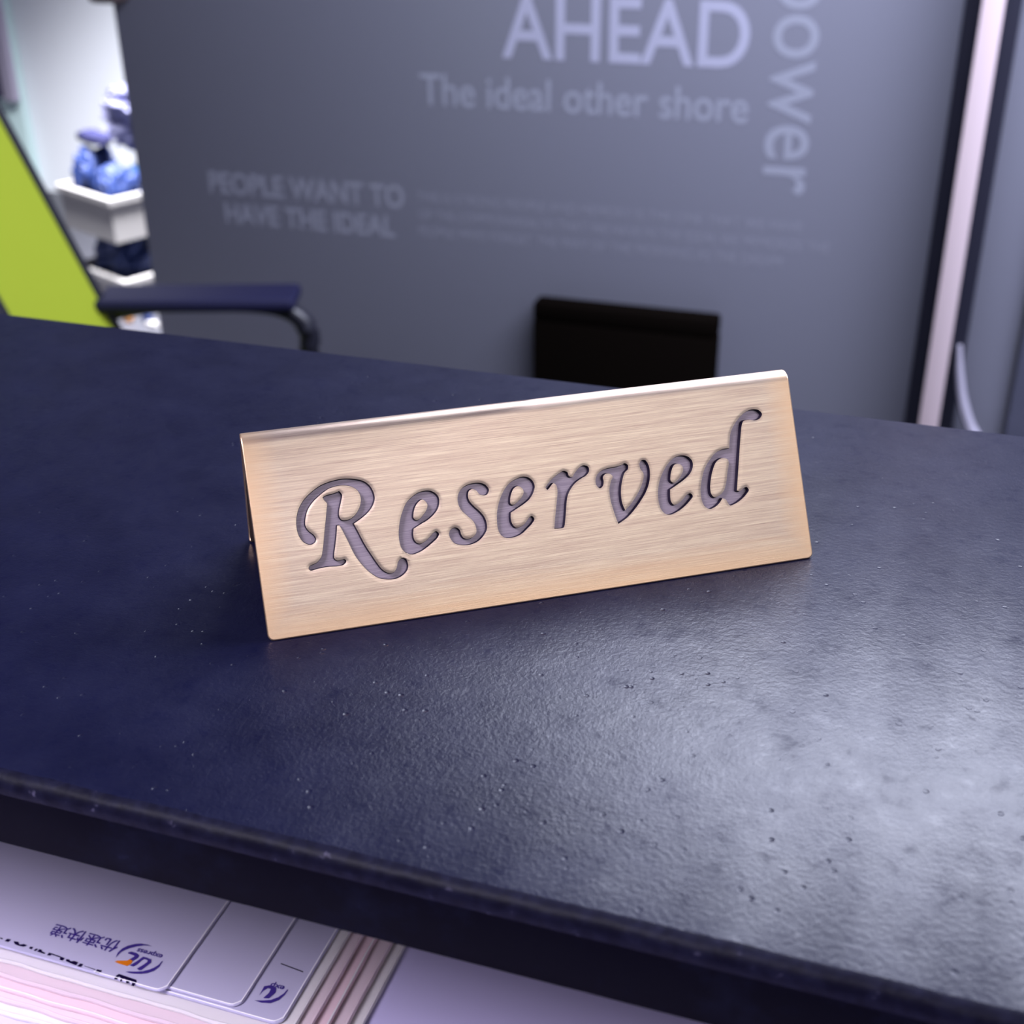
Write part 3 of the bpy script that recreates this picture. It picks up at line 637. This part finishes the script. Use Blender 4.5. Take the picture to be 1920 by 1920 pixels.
# the strip face is nearer, so it is narrower than on the board plane
box('front_strip', -0.015, 0.016, -0.103, -0.0997, 0.0, 2.29, M_strip, PO, bev=0.001)
SB = empty('side_board', (0.085, PY, 0), 'narrow grey-blue panel right of the pale post', 'panel')
box('panel_face', -0.050, 0.0515, 0.0, 0.03, 0.0, 2.28, M_panel, SB, bev=0.003)
SC = empty('side_cabinet', (0.45, PY, 0), 'blue-grey cabinet side at the right edge of the view', 'cabinet')
box('cabinet_body', -0.309, 0.30, -0.02, 0.40, 0.02, 2.28, M_side, SC, bev=0.004)
box('plinth', -0.30, 0.29, 0.0, 0.39, 0.0, 0.0199, M_post, SC)
tagp(tube('bent_tube', [(0.046, PY-0.02, pz(-0.615)), (0.053, PY-0.03, pz(-0.66)), (0.068, PY-0.04, pz(-0.715)), (0.095, PY-0.05, pz(-0.765)), (0.15, PY-0.08, pz(-0.80)), (0.23, PY-0.12, pz(-0.82))], [0.004, 0.007, 0.009, 0.011, 0.011, 0.010], M_paletube), 'pale grey bent tube drooping in front of the grey-blue panel', 'cable')  # pale bent tube in front of the grey-blue panel

# thin dark slab standing in front of the board
DB = empty('dark_slab', (-0.525, PY-0.030, 0), 'thin dark brown slab standing on the floor before the lettered board', 'box')
s_ = (PY-0.30)/PY
box('slab_body', -0.168, 0.168, -0.022, 0.022, 0.0, 0.44, M_slab, DB, bev=0.004)
box('slab_cap', -0.168, 0.168, -0.022, 0.022, 0.4401, 0.475, M_slab, DB, bev=0.006)

# ================================================================== office chair
P0 = Vector((-1.1289, 1.5176, ZT-0.47)); Fv = Vector((0.9484, 0.3170, 0)); Wv = Vector((-0.3170, 0.9484, 0))
CHW = 0.30
ch_c = P0-Wv*(CHW/2)+Fv*0.20
CH = empty('office_chair', (ch_c.x, ch_c.y, 0), 'office chair with lime green backrest and black arm, behind the counter', 'chair', math.atan2(Fv.y, Fv.x))
# local frame: +x = facing direction, +y = towards the far arm
def back_pt(v, s, off=0.0):
    """v height above floor, s -1..1 across"""
    lean = -(v-(ZT-0.47))*0.362
    return (-0.20+lean+0.03*s*s-0.03+off, s*CHW/2, v)
V = []; Fc = []; NV, NS = 24, 14
for d in (0, -0.012):
    for i in range(NV+1):
        v = 0.52+(1.12-0.52)*i/NV
        for j in range(NS+1):
            V.append(back_pt(v, -1+2*j/NS, d))
n = (NV+1)*(NS+1)
for i in range(NV):
    for j in range(NS):
        a = i*(NS+1)+j; Fc.append((a, a+1, a+NS+2, a+NS+1)); Fc.append((n+a+NS+1, n+a+NS+2, n+a+1, n+a))
for i in range(NV):
    for j in (0, NS):
        a = i*(NS+1)+j; Fc.append((a, a+NS+1, n+a+NS+1, n+a))
for j in range(NS):
    for i in (0, NV):
        a = i*(NS+1)+j; Fc.append((a, a+1, n+a+1, n+a))
mesh('backrest_mesh', V, Fc, M_green, CH, smooth=True).data.set_sharp_from_angle(angle=math.radians(40))
for s in (-1, 1):
    tube('backrest_frame', [back_pt(v, s*1.02, -0.004) for v in (0.50, 0.65, 0.80, 0.95, 1.12)], 0.0085 if s > 0 else 0.02, M_black, CH)
tube('backrest_frame', [back_pt(1.125, s, -0.006) for s in (-1, -.5, 0, .5, 1)], 0.010, M_black, CH)
tube('backrest_frame', [back_pt(0.515, s, -0.006) for s in (-1, -.5, 0, .5, 1)], 0.014, M_black, CH)
bm = bmesh.new(); bx(bm, -0.16, 0.30, -0.22, 0.22, 0.43, 0.50, 0.03, 4); fromb('seat', bm, M_black, CH, angle=50)
tube('backrest_bracket', [(0.0, 0, 0.42), (-0.14, 0, 0.43), (-0.235, 0, 0.49), (-0.275, 0, 0.60)], 0.022, M_black, CH)
tube('gas_column', [(0.05, 0, 0.10), (0.05, 0, 0.25), (0.05, 0, 0.43)], 0.025, M_black, CH)
for k in range(5):
    a = k*2*math.pi/5+0.3
    l = tube('base_leg', [(0.05, 0, 0.10), (0.05+0.15*math.cos(a), 0.15*math.sin(a), 0.095), (0.05+0.29*math.cos(a), 0.29*math.sin(a), 0.07)], [0.026, 0.02, 0.016], M_black, CH)
    bm = bmesh.new()
    bmesh.ops.create_cone(bm, cap_ends=True, segments=16, radius1=0.027, radius2=0.027, depth=0.03, matrix=Matrix.Translation((0.05+0.29*math.cos(a), 0.29*math.sin(a), 0.0275)) @ Matrix.Rotation(a+math.pi/2, 4, 'Z') @ Matrix.Rotation(math.pi/2, 4, 'Y'))
    fromb('caster', bm, M_black, l, angle=40)
ay0 = 0.150+0.015
for s, yy in ((1, ay0), (-1, -0.235)):
    zz = ZT-0.455
    z0 = -0.20
    arm = tube('armrest', [(z0-0.10, yy, zz-0.055), (z0-0.045, yy, zz-0.02), (z0+0.02, yy, zz+0.0), (z0+0.12, yy, zz+0.007), (z0+0.235, yy, zz+0.0), (z0+0.277, yy, zz-0.030), (z0+0.272, yy, zz-0.085), (z0+0.23, yy*0.95, zz-0.15), (z0+0.18, yy*0.9, 0.46)], [0.012, 0.012, 0.012, 0.011, 0.012, 0.016, 0.015, 0.014, 0.014], M_black, CH)
    bm = bmesh.new(); bx(bm, z0-0.02, z0+0.268, yy-0.035, yy+0.045, zz+0.004, zz+0.024, 0.008, 3)
    fromb('arm_pad', bm, M_pad, arm, angle=50)

# ================================================================== white bins with blue film, far left
def bin_obj(x, y, z, lb, rz, H_=0.125):
    t = empty('storage_bin', (x, y, z), lb, 'bin', rz, 'white storage bins stacked by the far wall')
    L_, D_ = 0.34, 0.26; w_ = 0.006
    bm = bmesh.new()
    bx(bm, 0, L_, 0, D_, 0, w_)
    bx(bm, 0, L_, 0, w_, w_, H_); bx(bm, 0, L_, D_-w_, D_, w_, H_)
    bx(bm, 0, w_, w_, D_-w_, w_, H_); bx(bm, L_-w_, L_, w_, D_-w_, w_, H_)
    fromb('bin_shell', bm, M_bin, t)
    bm = bmesh.new(); g = 0.008
    bx(bm, -g, L_+g, -g, -0.0003, H_-0.02, H_, 0.002); bx(bm, -g, L_+g, D_+0.0003, D_+g, H_-0.02, H_, 0.002)
    bx(bm, -g, -0.0003, 0, D_, H_-0.02, H_, 0.002); bx(bm, L_+0.0003, L_+g, 0, D_, H_-0.02, H_, 0.002)
    fromb('bin_rim', bm, M_bin, t)
    return t
def crumple(name, loc, sx, sy, sz, m, lb, cat, seed, amp=0.25, freq=1.6, group=None, sub=5, rot=0.0):
    bm = bmesh.new(); bmesh.ops.create_icosphere(bm, subdivisions=sub, radius=1)
    for v in bm.verts:
        p = v.co.copy()
        r = 1+amp*(abs(noise.noise(p*freq+Vector((seed, 0, 0))))*2-0.5)+amp*0.5*(abs(noise.noise(p*freq*2.7+Vector((0, seed, 0))))*2-0.5)
        # squarish packet
        q = Vector([math.copysign(abs(c)**0.7, c) for c in p])*r
        v.co = (q.x, q.y, max(q.z, -0.8))
    lo = [min(v.co[k] for v in bm.verts) for k in range(3)]; hi = [max(v.co[k] for v in bm.verts) for k in range(3)]
    for v in bm.verts: v.co = [((v.co[k]-lo[k])/(hi[k]-lo[k])*2-1)*s_k for k, s_k in enumerate((sx, sy, sz))]
    bmesh.ops.rotate(bm, verts=bm.verts, cent=(0, 0, 0), matrix=Matrix.Rotation(rot, 3, 'Z'))
    o = fromb(name, bm, m, None, angle=35); o.location = loc
    return tagp(o, lb, cat, group)
BR_ = math.radians(66)
# corner of each bin nearest the camera
bin_obj(-2.180, 3.00, 0.2065, 'white storage bin on top of the stack, holding blue bags', BR_)
bin_obj(-2.172, 3.00, 0.0005, 'white storage bin at the bottom of the stack, on the floor', BR_, 0.10)

# bin frames: local x runs right-away, local y left-away from the corner nearest the camera
def bl(a, b, z, bz):   # point in bin coordinates -> world
    ca, sa = math.cos(BR_), math.sin(BR_)
    bx_, by_ = (-2.180, 3.0) if bz > 0.1 else (-2.172, 3.0)
    return (bx_+ca*a-sa*b, by_+sa*a+ca*b, bz+z)
G1 = 'blue and clear film bags in the white bins'
T2 = 0.2065
crumple('film_bag', bl(0.080, 0.190, 0.007+0.112, T2), 0.07, 0.058, 0.112, M_blue, 'royal blue crumpled bag at the left in the top bin', 'bag', 1.3, amp=0.15, group=G1, rot=BR_)
crumple('film_bag', bl(0.080, 0.069, 0.007+0.095, T2), 0.07, 0.058, 0.095, M_blue, 'royal blue crumpled bag at the near corner of the top bin', 'bag', 4.1, amp=0.15, group=G1, rot=BR_)
crumple('film_bag', bl(0.242, 0.130, 0.007+0.090, T2), 0.085, 0.118, 0.090, M_blue2, 'light blue film bag at the right in the top bin', 'bag', 7.7, group=G1, rot=BR_)
crumple('film_bag', bl(0.243, 0.165, 0.007+0.190+0.10, T2), 0.085, 0.18, 0.10, M_clear, 'clear lilac crumpled bag heaped on the light blue bag of the top bin', 'bag', 9.2, amp=0.35, group=G1, rot=BR_)
crumple('film_bag', bl(0.085, 0.13, 0.0075+0.0985, 0.0), 0.07, 0.11, 0.0985, M_blue, 'dark blue bag in the bottom bin, under the top bin', 'bag', 12.5, group=G1, rot=BR_)
crumple('film_bag', bl(0.247, 0.13, 0.0075+0.0985, 0.0), 0.08, 0.11, 0.0985, M_blue2, 'light blue bag at the right in the bottom bin', 'bag', 15.1, group=G1, rot=BR_)
crumple('cloth_roll', bl(0.085, 0.175, 0.007+0.23+0.0165, T2), 0.03, 0.07, 0.016, M_navy, 'small dark roll lying on the blue bags in the top bin', 'roll', 18.0, amp=0.1, rot=BR_)
crumple('paper_scrap', (-2.056, 2.935, 0.008), 0.022, 0.010, 0.008, M_bin, 'small white scrap on the floor before the bottom bin', 'scrap', 21.0, sub=4)
crumple('card_scrap', (-2.146, 2.955, 0.012), 0.016, 0.014, 0.012, M_orange, 'small orange-brown scrap on the floor before the bottom bin', 'scrap', 23.0, sub=4)
crumple('film_scrap', (-2.092, 2.968, 0.014), 0.018, 0.012, 0.014, M_blue, 'small blue scrap on the floor between the white and orange-brown scraps', 'scrap', 25.0, sub=4)
